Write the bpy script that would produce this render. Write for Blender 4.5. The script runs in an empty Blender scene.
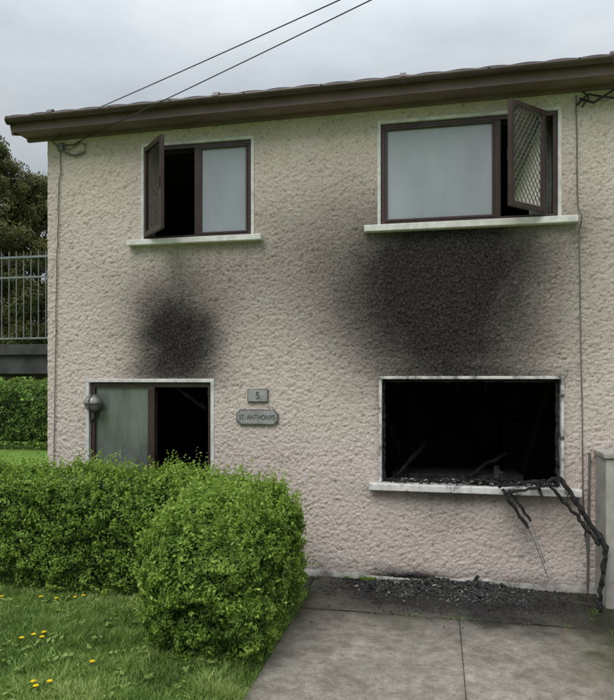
import bpy, math, random
import numpy as np
from mathutils import Vector, Matrix
random.seed(7); R=np.random.RandomState(11)
scene=bpy.context.scene
scene.view_settings.view_transform='Standard'; scene.view_settings.look='None'; scene.view_settings.exposure=0

# ------------------------------------------------------------ noise
def _h(i,j,k,seed):
    n=(i*374761393+j*668265263+k*2147483647+seed*1274126177)&0xffffffff
    n=((n^(n>>13))*1274126177)&0xffffffff
    n=(n^(n>>16))&0xffffffff
    return n/4294967295.0
def vnoise(x,y,z,scale,seed=0):
    x=np.asarray(x,float)/scale+1000.3; y=np.asarray(y,float)/scale+1000.7; z=np.asarray(z,float)/scale+1000.1
    x,y,z=np.broadcast_arrays(x,y,z)
    i=np.floor(x).astype(np.int64); j=np.floor(y).astype(np.int64); k=np.floor(z).astype(np.int64)
    fx=x-i; fy=y-j; fz=z-k
    fx=fx*fx*(3-2*fx); fy=fy*fy*(3-2*fy); fz=fz*fz*(3-2*fz)
    r=0
    for a in (0,1):
        for b in (0,1):
            for c in (0,1):
                w=(fx if a else 1-fx)*(fy if b else 1-fy)*(fz if c else 1-fz)
                r=r+w*_h(i+a,j+b,k+c,seed)
    return r
def fbm(x,y,z,scale,seed=0,o=4):
    s=0;t=0;a=1.
    for q in range(o):
        s=s+a*vnoise(x,y,z,scale/2**q,seed+q*17); t+=a; a*=.55
    return s/t
def stones(x,z,scale,seed):
    # rounded stones thrown at random: max over jittered cell centres
    u=x/scale+500.; v=z/scale+500.; i=np.floor(u).astype(np.int64); j=np.floor(v).astype(np.int64); out=np.zeros_like(u)
    for a in (-1,0,1):
        for b in (-1,0,1):
            ci=i+a; cj=j+b
            px=ci+_h(ci,cj,1,seed); pz=cj+_h(ci,cj,2,seed); hh=.25+.75*_h(ci,cj,3,seed); rr=.5+.45*_h(ci,cj,4,seed)
            d2=((u-px)**2+(v-pz)**2)/rr**2
            out=np.maximum(out,hh*np.clip(1-d2,0,1)**.6)
    return out

# ------------------------------------------------------------ materials
def newmat(name):
    m=bpy.data.materials.new(name); m.use_nodes=True
    nt=m.node_tree; nt.nodes.clear()
    o=nt.nodes.new('ShaderNodeOutputMaterial')
    return m,nt,o
def N(nt,t,**kw):
    n=nt.nodes.new(t)
    for k,v in kw.items(): setattr(n,k,v)
    return n
def ramp(nt,src,p0,c0,p1,c1):
    r=N(nt,'ShaderNodeValToRGB'); r.color_ramp.elements[0].position=p0; r.color_ramp.elements[0].color=(*c0,1)
    r.color_ramp.elements[1].position=p1; r.color_ramp.elements[1].color=(*c1,1)
    nt.links.new(src,r.inputs[0]); return r.outputs[0]
def noise_node(nt,scale,detail=5,rough=.6,vec=None):
    n=N(nt,'ShaderNodeTexNoise'); n.inputs['Scale'].default_value=scale; n.inputs['Detail'].default_value=detail; n.inputs['Roughness'].default_value=rough
    if vec is not None: nt.links.new(vec,n.inputs['Vector'])
    return n.outputs['Fac']
def mixc(nt,f,a,b,mode='MIX'):
    m=N(nt,'ShaderNodeMix',data_type='RGBA',blend_type=mode)
    for s,v in ((m.inputs[0],f),(m.inputs[6],a),(m.inputs[7],b)):
        if isinstance(v,bpy.types.NodeSocket): nt.links.new(v,s)
        elif isinstance(v,(tuple,list)): s.default_value=(*v,1)
        else: s.default_value=v
    return m.outputs[2]
def math_(nt,op,a,b=0.,clamp=False):
    m=N(nt,'ShaderNodeMath',operation=op); m.use_clamp=clamp
    for s,v in ((m.inputs[0],a),(m.inputs[1],b)):
        if isinstance(v,bpy.types.NodeSocket): nt.links.new(v,s)
        else: s.default_value=v
    return m.outputs[0]
def simple(name,c0,c1,scale=8,rough=.7,bump=.2,bscale=60,spec=.3,metal=0,dist=.004):
    m,nt,o=newmat(name)
    tc=N(nt,'ShaderNodeTexCoord').outputs['Object']
    f=noise_node(nt,scale,6,.65,tc)
    col=ramp(nt,f,.32,c0,.68,c1)
    b=N(nt,'ShaderNodeBsdfPrincipled'); nt.links.new(col,b.inputs['Base Color'])
    b.inputs['Roughness'].default_value=rough; b.inputs['Metallic'].default_value=metal
    b.inputs['Specular IOR Level'].default_value=spec
    if bump:
        bm=N(nt,'ShaderNodeBump'); bm.inputs['Strength'].default_value=bump; bm.inputs['Distance'].default_value=dist
        nt.links.new(noise_node(nt,bscale,4,.6,tc),bm.inputs['Height']); nt.links.new(bm.outputs[0],b.inputs['Normal'])
    nt.links.new(b.outputs[0],o.inputs[0]); return m

def render_wall_mat():
    m,nt,o=newmat('roughcast_render')
    tc=N(nt,'ShaderNodeTexCoord').outputs['Object']
    at=N(nt,'ShaderNodeAttribute',attribute_name='soot').outputs['Fac']
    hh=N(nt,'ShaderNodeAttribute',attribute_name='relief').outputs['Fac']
    f1=noise_node(nt,1.3,5,.6,tc)
    c=ramp(nt,f1,.3,(.60,.515,.465),.7,(.68,.60,.55))
    f2=noise_node(nt,110,3,.75,tc)
    sp=ramp(nt,f2,.36,(.60,.57,.54),.60,(1.08,1.08,1.08))
    c=mixc(nt,.8,c,sp,'MULTIPLY')
    pit=ramp(nt,hh,.05,(.38,.34,.31),.40,(1.05,1.04,1.03))  # hollows darkened by relief: occlusion shade plus lodged dirt, painted into the colour
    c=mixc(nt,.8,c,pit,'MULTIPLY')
    f3=noise_node(nt,48,4,.8,tc)
    amp=math_(nt,'MULTIPLY',math_(nt,'MULTIPLY',at,math_(nt,'SUBTRACT',1.15,at)),2.4)
    s=math_(nt,'ADD',at,math_(nt,'MULTIPLY',math_(nt,'SUBTRACT',f3,.5),amp),True)
    c=mixc(nt,s,c,(.011,.010,.0095))
    b=N(nt,'ShaderNodeBsdfPrincipled'); nt.links.new(c,b.inputs['Base Color'])
    b.inputs['Roughness'].default_value=.92; b.inputs['Specular IOR Level'].default_value=.10
    v=N(nt,'ShaderNodeTexVoronoi'); v.inputs['Scale'].default_value=120; nt.links.new(tc,v.inputs['Vector'])
    bm=N(nt,'ShaderNodeBump'); bm.inputs['Strength'].default_value=.45; bm.inputs['Distance'].default_value=.004; bm.invert=True
    nt.links.new(v.outputs['Distance'],bm.inputs['Height']); nt.links.new(bm.outputs[0],b.inputs['Normal'])
    nt.links.new(b.outputs[0],o.inputs[0]); return m
M_wall=render_wall_mat()
M_white=simple('weathered_white_paint',(.46,.44,.41),(.76,.74,.71),9,.6,.2,50)
M_sill=simple('painted_sill',(.52,.50,.47),(.80,.78,.75),10,.7,.3,40)
M_brown=simple('brown_frame',(.032,.018,.016),(.062,.038,.032),5,.4,.1,30,.45)
M_fascia=simple('brown_fascia_board',(.125,.078,.076),(.185,.125,.12),2.5,.45,.15,20,.4)
M_soffit=simple('brown_soffit',(.16,.105,.10),(.24,.17,.16),3,.6,.15,20)
M_gutter=simple('brown_gutter',(.055,.034,.033),(.09,.06,.057),4,.35,.05,20,.5)
M_tile=simple('roof_tile',(.05,.045,.045),(.11,.095,.09),4,.85,.4,30)
M_char=simple('charred_timber',(.006,.006,.006),(.028,.027,.026),18,.75,.6,45,.3,0,.01)
M_debris=simple('charred_rubble',(.008,.008,.008),(.045,.043,.040),14,.7,.6,45,.3,0,.01)
M_pile=simple('ash_pile',(.010,.010,.010),(.085,.082,.078),34,.85,1.0,90,.2,0,.012)
M_room=simple('burnt_room_lining',(.008,.008,.010),(.05,.05,.056),2.2,.85,.4,14)
M_roomup=simple('smoky_room_lining',(.05,.045,.043),(.12,.11,.105),1.5,.8,.2,14)
M_plaster=simple('scorched_plaster',(.012,.012,.012),(.09,.086,.082),7,.9,.5,24)
M_ash=simple('ash',(.07,.07,.07),(.36,.35,.34),30,.9,.4,60)
M_cable=simple('black_cable',(.02,.02,.02),(.045,.045,.045),5,.6,0)
M_greycable=simple('grey_cable',(.10,.095,.09),(.18,.17,.16),5,.7,0)
M_plaque=simple('stone_plaque',(.24,.235,.22),(.38,.37,.35),14,.6,.3,40)
M_plaquerim=simple('plaque_edge',(.10,.10,.095),(.17,.17,.16),14,.6,.3,40)
M_letter=simple('dark_letter',(.05,.05,.048),(.09,.09,.085),8,.6,0)
M_steel=simple('galvanised_steel',(.20,.22,.225),(.32,.34,.35),6,.45,.1,40,.5,.5)
M_deck=simple('weathered_deck_beam',(.03,.033,.033),(.08,.08,.077),4,.8,.3,20)
M_concwall=simple('cast_concrete',(.28,.26,.23),(.46,.43,.39),5,.9,.5,50)
M_plinth=simple('plinth_render',(.11,.10,.09),(.44,.42,.38),7,.9,.6,40)
M_bark=simple('bark',(.05,.038,.028),(.12,.095,.07),12,.95,.8,30,.1,0,.02)
M_timberpole=simple('pole_timber',(.08,.06,.045),(.16,.12,.09),6,.9,.4,30)
M_lampmetal=simple('lamp_casting',(.06,.06,.057),(.16,.155,.145),20,.5,.3,40,.5)
M_lampglass=simple('smoked_lamp_glass',(.15,.145,.13),(.36,.35,.32),16,.3,.1,30,.6)
def sooted(name,base0,base1,lo,hi,seedscale=6):
    m,nt,o=newmat(name)
    tc=N(nt,'ShaderNodeTexCoord').outputs['Object']
    c=ramp(nt,noise_node(nt,9,5,.6,tc),.3,base0,.7,base1)
    f=noise_node(nt,seedscale,6,.75,tc)
    k=ramp(nt,f,lo,(1,1,1),hi,(0,0,0))
    c=mixc(nt,k,c,(.018,.017,.016))
    b=N(nt,'ShaderNodeBsdfPrincipled'); nt.links.new(c,b.inputs['Base Color']); b.inputs['Roughness'].default_value=.75
    bm=N(nt,'ShaderNodeBump'); bm.inputs['Strength'].default_value=.3; bm.inputs['Distance'].default_value=.004
    nt.links.new(noise_node(nt,45,4,.6,tc),bm.inputs['Height']); nt.links.new(bm.outputs[0],b.inputs['Normal'])
    nt.links.new(b.outputs[0],o.inputs[0]); return m
M_whitesoot=sooted('scorched_white_paint',(.46,.44,.41),(.76,.74,.70),.36,.54,5)
M_sillburnt=sooted('sooty_sill',(.52,.50,.47),(.80,.78,.75),.32,.50,7)

def pane_mat(name,c0,c1,rough,scale=1.2):
    m,nt,o=newmat(name)
    tc=N(nt,'ShaderNodeTexCoord').outputs['Object']
    mp=N(nt,'ShaderNodeMapping'); nt.links.new(tc,mp.inputs[0]); mp.inputs['Scale'].default_value=(1,1,.35)
    f=noise_node(nt,scale,5,.6,mp.outputs[0])
    c=ramp(nt,f,.3,c0,.7,c1)
    b=N(nt,'ShaderNodeBsdfPrincipled'); nt.links.new(c,b.inputs['Base Color'])
    b.inputs['Roughness'].default_value=rough; b.inputs['IOR'].default_value=1.52
    b.inputs['Coat Weight'].default_value=.8; b.inputs['Coat Roughness'].default_value=.015
    nt.links.new(b.outputs[0],o.inputs[0]); return m
M_pane=pane_mat('smoke_fogged_glass',(.235,.26,.285),(.38,.41,.435),.25)
M_panedoor=pane_mat('smoked_door_glass',(.07,.08,.072),(.20,.215,.195),.2,4.5)
def glass_mat(tint,fac):
    m,nt,o=newmat('window_glass')
    t=N(nt,'ShaderNodeBsdfTransparent'); t.inputs[0].default_value=(*tint,1)
    g=N(nt,'ShaderNodeBsdfGlossy'); g.inputs['Roughness'].default_value=.04; g.inputs[0].default_value=(.9,.93,.95,1)
    lw=N(nt,'ShaderNodeLayerWeight'); lw.inputs[0].default_value=fac
    mx=N(nt,'ShaderNodeMixShader'); nt.links.new(lw.outputs['Fresnel'],mx.inputs[0]); nt.links.new(t.outputs[0],mx.inputs[1]); nt.links.new(g.outputs[0],mx.inputs[2])
    nt.links.new(mx.outputs[0],o.inputs[0]); return m
M_glassd=glass_mat((.12,.12,.12),.3)

def leaf_mat(name,dark,light,yel,tr=.35):
    m,nt,o=newmat(name)
    at=N(nt,'ShaderNodeAttribute',attribute_name='tint').outputs['Fac']
    r=N(nt,'ShaderNodeValToRGB'); e=r.color_ramp.elements
    e[0].position=0; e[0].color=(*dark,1); e[1].position=1; e[1].color=(*yel,1)
    x=e.new(.55); x.color=(*light,1)
    nt.links.new(at,r.inputs[0])
    b=N(nt,'ShaderNodeBsdfPrincipled'); nt.links.new(r.outputs[0],b.inputs['Base Color']); b.inputs['Roughness'].default_value=.5; b.inputs['Specular IOR Level'].default_value=.3
    t=N(nt,'ShaderNodeBsdfTranslucent'); nt.links.new(r.outputs[0],t.inputs[0])
    mx=N(nt,'ShaderNodeMixShader'); mx.inputs[0].default_value=tr
    nt.links.new(b.outputs[0],mx.inputs[1]); nt.links.new(t.outputs[0],mx.inputs[2]); nt.links.new(mx.outputs[0],o.inputs[0]); return m
M_leaf=leaf_mat('privet_leaf',(.028,.056,.012),(.13,.23,.032),(.32,.46,.075))
M_leafbg=leaf_mat('far_hedge_leaf',(.03,.06,.012),(.10,.18,.03),(.20,.30,.055))
M_leaftree=leaf_mat('cypress_leaf',(.035,.042,.014),(.105,.115,.038),(.22,.20,.075))
M_grass=leaf_mat('grass_blade',(.07,.12,.028),(.20,.32,.065),(.42,.50,.17),.4)
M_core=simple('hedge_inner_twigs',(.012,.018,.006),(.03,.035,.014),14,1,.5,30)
M_dand=simple('dandelion_petal',(.75,.50,.01),(.85,.62,.02),10,.7,0)

def ground_mat(name,c0,c1,c2):
    m,nt,o=newmat(name)
    tc=N(nt,'ShaderNodeTexCoord').outputs['Object']
    a=ramp(nt,noise_node(nt,1.1,6,.6,tc),.3,c0,.7,c1)
    bcol=mixc(nt,ramp(nt,noise_node(nt,40,4,.7,tc),.4,(0,0,0),.7,(1,1,1)),a,c2)
    b=N(nt,'ShaderNodeBsdfPrincipled'); nt.links.new(bcol,b.inputs['Base Color']); b.inputs['Roughness'].default_value=.95; b.inputs['Specular IOR Level'].default_value=.1
    bm=N(nt,'ShaderNodeBump'); bm.inputs['Strength'].default_value=.7; bm.inputs['Distance'].default_value=.03
    nt.links.new(noise_node(nt,60,4,.7,tc),bm.inputs['Height']); nt.links.new(bm.outputs[0],b.inputs['Normal'])
    nt.links.new(b.outputs[0],o.inputs[0]); return m
M_ground=ground_mat('grassy_ground',(.09,.17,.03),(.14,.24,.045),(.20,.30,.06))
M_lawnsoil=ground_mat('lawn_base',(.07,.11,.028),(.12,.18,.04),(.10,.08,.045))

def conc_mat():
    m,nt,o=newmat('driveway_concrete')
    tc=N(nt,'ShaderNodeTexCoord').outputs['Object']
    at=N(nt,'ShaderNodeAttribute',attribute_name='soot').outputs['Fac']
    ms=N(nt,'ShaderNodeAttribute',attribute_name='moss').outputs['Fac']
    wet=N(nt,'ShaderNodeAttribute',attribute_name='damp').outputs['Fac']
    c=ramp(nt,noise_node(nt,1.9,8,.7,tc),.32,(.23,.205,.175),.68,(.42,.385,.345))
    sp=ramp(nt,noise_node(nt,160,3,.8,tc),.36,(.50,.49,.47),.64,(1.30,1.29,1.26))
    c=mixc(nt,.95,c,sp,'MULTIPLY')
    bl=ramp(nt,noise_node(nt,9,6,.75,tc),.40,(.62,.61,.58),.6,(1.08,1.08,1.06))
    c=mixc(nt,.9,c,bl,'MULTIPLY')
    sp2=ramp(nt,noise_node(nt,38,4,.7,tc),.58,(1,1,1),.68,(.40,.39,.37))
    c=mixc(nt,.7,c,sp2,'MULTIPLY')
    c=mixc(nt,ms,c,mixc(nt,noise_node(nt,25,4,.6,tc),(.035,.045,.015),(.12,.115,.05)))
    c=mixc(nt,math_(nt,'MULTIPLY',wet,.75),c,(.38,.36,.34),'MULTIPLY')
    f3=noise_node(nt,26,6,.8,tc)
    s=math_(nt,'ADD',at,math_(nt,'MULTIPLY',math_(nt,'SUBTRACT',f3,.5),math_(nt,'MULTIPLY',at,2.4)),True)
    c=mixc(nt,s,c,(.016,.0155,.015))
    b=N(nt,'ShaderNodeBsdfPrincipled'); nt.links.new(c,b.inputs['Base Color'])
    rr=math_(nt,'SUBTRACT',.88,math_(nt,'MULTIPLY',wet,math_(nt,'MULTIPLY',noise_node(nt,5,5,.6,tc),.75)))
    nt.links.new(rr,b.inputs['Roughness']); b.inputs['Specular IOR Level'].default_value=.3
    bm=N(nt,'ShaderNodeBump'); bm.inputs['Strength'].default_value=.65; bm.inputs['Distance'].default_value=.007
    nt.links.new(noise_node(nt,90,5,.75,tc),bm.inputs['Height']); nt.links.new(bm.outputs[0],b.inputs['Normal'])
    nt.links.new(b.outputs[0],o.inputs[0]); return m
M_conc=conc_mat()

# ------------------------------------------------------------ mesh helpers
def link(ob,parent=None):
    scene.collection.objects.link(ob)
    if parent is not None: ob.parent=parent
    return ob
def empty(name,loc=(0,0,0)):
    e=bpy.data.objects.new(name,None); e.empty_display_size=.3; link(e); return e
def np_mesh(name,V,F,mat,parent=None,attrs=None,smooth=False):
    V=np.asarray(V,np.float32); F=np.asarray(F,np.int32); k=F.shape[1]
    me=bpy.data.meshes.new(name); me.vertices.add(len(V)); me.vertices.foreach_set('co',V.ravel())
    me.loops.add(F.size); me.loops.foreach_set('vertex_index',F.ravel())
    me.polygons.add(len(F)); me.polygons.foreach_set('loop_start',np.arange(len(F),dtype=np.int32)*k)
    try: me.polygons.foreach_set('loop_total',np.full(len(F),k,np.int32))
    except Exception: pass
    if smooth: me.polygons.foreach_set('use_smooth',np.ones(len(F),bool))
    for n,a in (attrs or {}).items():
        t=me.attributes.new(n,'FLOAT','POINT'); t.data.foreach_set('value',np.asarray(a,np.float32))
    me.materials.append(mat); me.update(); me.validate()
    return link(bpy.data.objects.new(name,me),parent)
class MB:
    def __init__(s): s.v=[]; s.f=[]
    def hexa(s,p):
        b=len(s.v); s.v+= [tuple(q) for q in p]
        s.f+=[(b,b+3,b+2,b+1),(b+4,b+5,b+6,b+7),(b,b+1,b+5,b+4),(b+1,b+2,b+6,b+5),(b+2,b+3,b+7,b+6),(b+3,b,b+4,b+7)]
        return s
    def box(s,x0,x1,y0,y1,z0,z1):
        return s.hexa([(x0,y0,z0),(x1,y0,z0),(x1,y1,z0),(x0,y1,z0),(x0,y0,z1),(x1,y0,z1),(x1,y1,z1),(x0,y1,z1)])
    def beam(s,p,q,w,h,up=(0,0,1),taper=1.):
        p=Vector(p);q=Vector(q);d=(q-p).normalized();u=Vector(up)
        if abs(d.dot(u))>.98:u=Vector((0,1,0))
        a=d.cross(u).normalized();b=a.cross(d).normalized()
        P=[]
        for c,t in ((p,1.),(q,taper)):
            for i,j in ((-1,-1),(1,-1),(1,1),(-1,1)): P.append(c+a*(w/2*i*t)+b*(h/2*j*t))
        return s.hexa(P)
    def rod(s,pts,w,h,ang=.0):
        pts=[Vector(p) for p in pts]; L=len(pts); b0=len(s.v)
        for i,p in enumerate(pts):
            d=(pts[min(i+1,L-1)]-pts[max(i-1,0)]).normalized(); u=Vector((0,0,1)) if abs(d.z)<.9 else Vector((1,0,0))
            a=d.cross(u).normalized(); b=a.cross(d).normalized(); k=random.uniform(.55,1.25); k2=random.uniform(.6,1.2)
            for (i1,j1) in ((-1,-1),(0,-1.15),(1,-1),(1.1,0),(1,1),(0,1.1),(-1,1),(-1.15,0)):
                s.v.append(tuple(p+a*(w/2*i1*k*random.uniform(.8,1.1))+b*(h/2*j1*k2*random.uniform(.8,1.1))))
        for i in range(L-1):
            for k in range(8):
                q=(k+1)%8; s.f.append((b0+i*8+k,b0+i*8+q,b0+(i+1)*8+q,b0+(i+1)*8+k))
        s.f.append(tuple(b0+k for k in range(8))[::-1]); s.f.append(tuple(b0+(L-1)*8+k for k in range(8)))
    def tube(s,pts,r,n=8,r1=None):
        pts=[Vector(p) for p in pts]; L=len(pts); b0=len(s.v)
        for i,p in enumerate(pts):
            d=(pts[min(i+1,L-1)]-pts[max(i-1,0)]).normalized(); u=Vector((0,0,1)) if abs(d.z)<.95 else Vector((0,1,0))
            a=d.cross(u).normalized(); b=a.cross(d); rr=r if r1 is None else r+(r1-r)*i/(L-1)
            for k in range(n):
                t=2*math.pi*k/n; s.v.append(tuple(p+a*(rr*math.cos(t))+b*(rr*math.sin(t))))
        for i in range(L-1):
            for k in range(n):
                k2=(k+1)%n; s.f.append((b0+i*n+k,b0+i*n+k2,b0+(i+1)*n+k2,b0+(i+1)*n+k))
        s.f.append(tuple(b0+k for k in range(n))[::-1]); s.f.append(tuple(b0+(L-1)*n+k for k in range(n)))
        return s
    def build(s,name,mat,parent=None,bevel=0,smooth=False):
        me=bpy.data.meshes.new(name); me.from_pydata(s.v,[],s.f); me.materials.append(mat); me.update()
        if smooth:
            for p in me.polygons: p.use_smooth=True
        ob=link(bpy.data.objects.new(name,me),parent)
        if bevel:
            m=ob.modifiers.new('b','BEVEL'); m.width=bevel; m.segments=2; m.limit_method='ANGLE'
        return ob

# ------------------------------------------------------------ HOUSE
house=empty('semi_detached_house')
UL=(-3.235,-1.94,3.60,4.665); UR=(-.615,1.165,3.635,4.71); LR=(-.60,1.19,1.0,2.085); DR=(-3.91,-2.39,.06,2.06)
OPEN=[UL,UR,LR,DR]
def gridlines(breaks,step):
    b=sorted(set(breaks)); out=[]
    for a,c in zip(b[:-1],b[1:]):
        n=max(1,int(round((c-a)/step))); out.append(np.linspace(a,c,n,endpoint=False))
    out.append([b[-1]]); return np.concatenate(out)
XL,XR=-4.40,2.4
xs=gridlines([XL,XR]+[o[i] for o in OPEN for i in (0,1)],.0075)
zs=gridlines([0,4.90]+[o[i] for o in OPEN for i in (2,3)],.0075)
X,Z=np.meshgrid(xs,zs)
jx=X+.008*(vnoise(X,0,Z,.03,61)-.5); jz=Z+.008*(vnoise(X,0,Z,.03,62)-.5)
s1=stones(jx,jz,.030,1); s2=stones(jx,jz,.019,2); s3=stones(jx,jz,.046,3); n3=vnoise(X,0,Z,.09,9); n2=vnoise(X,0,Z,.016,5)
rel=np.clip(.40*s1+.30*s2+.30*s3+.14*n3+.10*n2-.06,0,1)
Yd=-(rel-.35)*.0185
def g(cx,cz,rx,rz,p=1.): 
    d=((X-cx)/rx)**2+((Z-cz)/rz)**2
    return np.exp(-d**p)
wx=(fbm(X,0,Z,.6,70)-.5)*.34; wz=(fbm(X,0,Z,.6,90)-.5)*.24
Xo,Zo=X,Z; X=X+wx; Z=Z+wz
parts=[.80*g(.02,2.95,.85,.62,1.1),.50*g(.20,3.38,.90,.40,1.3),.52*g(.15,2.35,.85,.45,1.3),.38*g(-.15,2.95,1.20,.85,1.1),.14*g(-.35,3.25,1.6,.9,1.2),.30*g(.30,2.12,.85,.10,1.5),
       .74*g(-2.82,2.42,.44,.40,1.2),.42*g(-2.88,2.10,.50,.22,1.3),.42*g(-2.80,2.75,.50,.45,1.2),.18*g(-2.85,3.0,.75,.60),.10*g(-2.2,3.2,1.0,.6),.11*g(-1.35,3.65,.7,.5),
       .30*g(.25,.93,.9,.10),.14*g(.9,.7,.35,.4),.12*g(.1,.75,.35,.3),.65*g(-.33,.0,.36,.10),.25*g(.3,.0,.9,.08)]
s=1.
for p in parts: s=s*(1-p)
soot=1-s
X,Z=Xo,Zo
fb=fbm(X,0,Z,.16,50); streak=fbm(X,0,Z*.25,.09,57)
soot=np.clip(soot*(.84+.24*fb+.14*streak),0,.985)
soot=np.minimum(1-(1-soot)**2.1,.965)
def win(a,b,w): return np.clip((X-a)/w,0,1)*np.clip((b-X)/w,0,1)
drip=np.clip(fbm(X,0,Z*.12,.06,120)-.42,0,1)*1.0*np.exp(-np.clip(3.56-Z,0,9)/.35)*(Z<3.56)*win(-.75,1.3,.35)
drip3=np.clip(fbm(X,0,Z*.12,.05,125)-.5,0,1)*.7*np.exp(-np.clip(3.53-Z,0,9)/.35)*(Z<3.53)*win(-3.4,-1.84,.1)
drip2=np.clip(fbm(X,0,Z*.12,.05,140)-.5,0,1)*1.2*np.exp(-np.clip(.95-Z,0,9)/.3)*(Z<.95)*win(-.7,1.33,.1)
damp=np.clip(.22-Z,0,.22)/.22*.5*fbm(X,0,Z,.2,150)
under=np.clip((Z-4.45)/.45,0,1)*.12*fbm(X,0,Z*.3,.2,170)
grime=.12*np.clip(fbm(X,0,Z*.5,.7,181)*2-.8,0,1)
x0,x1,z0,z1=LR
dx=np.maximum(np.maximum(x0-X,X-x1),0); dz=np.maximum(np.maximum(z0-Z,Z-z1),0); edge=.55*np.exp(-np.hypot(dx,dz)/.035)*fbm(X,0,Z,.12,191)
soot=np.clip(soot+.3*drip*(1-soot)+.5*drip2+drip3+damp+under+grime*(1-soot)+edge*(1-soot),0,1)
V=np.stack([X.ravel(),Yd.ravel(),Z.ravel()],1)
nx,nz=len(xs),len(zs); I=np.arange(nx*nz).reshape(nz,nx)
cx=(xs[:-1]+xs[1:])/2; cz=(zs[:-1]+zs[1:])/2; CX,CZ=np.meshgrid(cx,cz)
keep=np.ones_like(CX,bool)
for o in OPEN: keep&=~((CX>o[0])&(CX<o[1])&(CZ>o[2])&(CZ<o[3]))
F=np.stack([I[:-1,:-1],I[:-1,1:],I[1:,1:],I[1:,:-1]],-1)[keep]
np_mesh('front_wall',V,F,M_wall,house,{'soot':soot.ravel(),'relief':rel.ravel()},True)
def plainwall(name,V,F):
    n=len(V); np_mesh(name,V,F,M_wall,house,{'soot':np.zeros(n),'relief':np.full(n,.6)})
PITCH=math.tan(math.radians(19))
RX=9.5; BD=7.0; PK=4.95+3.5*PITCH
plainwall('neighbour_front_wall',[(XR,0,0),(RX,0,0),(RX,0,4.9),(XR,0,4.9)],[(0,1,2,3)])
plainwall('gable_wall',[(XL,0,0),(XL,BD,0),(XL,BD,4.95),(XL,0,4.95)],[(0,1,2,3)])
plainwall('gable_peak',[(XL,0,4.95),(XL,BD,4.95),(XL,3.5,PK)],[(0,1,2)])
plainwall('rear_wall',[(XL,BD,0),(RX,BD,0),(RX,BD,4.95),(XL,BD,4.95)],[(0,1,2,3)])
plainwall('far_gable_wall',[(RX,0,0),(RX,BD,0),(RX,BD,4.95),(RX,3.5,PK),(RX,0,4.95)],[(0,1,2,3,4)])
def room(name,x0,x1,y0,y1,z0,z1,mat):
    V=[(x0,y0,z0),(x1,y0,z0),(x1,y1,z0),(x0,y1,z0),(x0,y0,z1),(x1,y0,z1),(x1,y1,z1),(x0,y1,z1)]
    np_mesh(name,V,[(0,1,2,3),(4,7,6,5),(3,2,6,7),(0,3,7,4),(1,5,6,2)],mat,house)
room('living_room_lining',-1.3,1.9,.16,4.2,.05,2.32,M_room)
room('hall_lining',-4.3,-1.45,.16,4.2,.05,2.32,M_room)
room('bedroom_lining',-1.3,1.9,.16,3.8,2.6,4.85,M_roomup)
room('box_room_lining',-4.3,-1.45,.16,3.8,2.6,4.85,M_roomup)
b=MB()
for (x0,x1,z0,z1) in (LR,DR):
    b.box(x0-.18,x0+.004,.172,.36,z0,z1); b.box(x1-.004,x1+.18,.172,.36,z0,z1); b.box(x0-.18,x1+.18,.172,.36,z1-.004,z1+.2)
b.box(LR[0]-.18,LR[1]+.18,.172,.36,.7,.99)
b.build('scorched_reveals',M_plaster,house,.01)
b=MB()
for (x0,x1,z0,z1) in (UL,UR):
    b.box(x0-.18,x0+.004,.172,.34,z0,z1); b.box(x1-.004,x1+.18,.172,.34,z0,z1); b.box(x0-.18,x1+.18,.172,.34,z1-.004,z1+.1)
b.build('upper_inner_reveals',simple('smoky_plaster',(.10,.095,.09),(.22,.21,.20),5,.9,.2,20),house,.006)
b=MB()
b.beam((-1.0,1.6,2.3),(-.2,2.4,.3),.06,.09); b.beam((1.5,2.2,2.3),(.9,2.4,.1),.05,.08)
b.box(-.9,.1,2.9,3.6,.05,.75); b.box(-.9,.1,3.5,3.75,.75,1.15); b.box(.9,1.6,3.0,3.9,.05,1.45)
for i in range(6): b.beam((-1.25+i*.55,.3,2.27),(-1.25+i*.55,4.1,2.27),.045,.09)
b.build('charred_furniture',M_debris,house,.01)
b=MB()
for i in range(6):
    x=random.uniform(-.5,1.1); L=random.uniform(.05,.16); b.tube([(x,.38,2.06),(x+random.gauss(0,.02),.40,2.06-L*.5),(x+random.gauss(0,.05),.42,2.06-L)],.006,5,.003)
def crk(p,q,n=8,j=.008):
    p=Vector(p);q=Vector(q); return [p]+[p.lerp(q,i/n)+Vector((random.gauss(0,j),random.gauss(0,j),random.gauss(0,j))) for i in range(1,n)]+[q]
b.rod(crk((-.45,.4,1.0),(-.15,1.1,1.32)),.03,.05); b.rod(crk((.2,.5,.95),(.75,1.0,1.22)),.03,.03)
b.box(-.52,.9,.7,1.3,.05,1.0)
b.build('collapsed_ceiling_remains',M_debris,house)
b=MB(); b.box(-3.0,-2.9,1.6,2.5,.05,2.0); b.box(-4.2,-3.2,2.9,3.3,.05,.9); b.build('charred_hall_fittings',M_debris,house,.01)
b=MB()
for i in range(9):
    x=.93+i*.028; b.tube([(x,.37+.02*(i%2),3.5),(x+.004,.37+.02*((i+1)%2),4.1),(x,.37+.02*(i%2),4.78)],.016,6)
b.build('bedroom_curtain',simple('net_curtain',(.26,.27,.27),(.5,.51,.5),20,.9,.5,25),house,0,True)
b=MB(); b.box(-2.76,-2.66,.42,.46,3.4,4.7); b.box(-3.1,-2.76,1.3,1.36,2.7,4.4); b.build('wardrobe_edge',simple('mahogany',(.07,.02,.016),(.13,.045,.03),5,.5,0),house)

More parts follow.
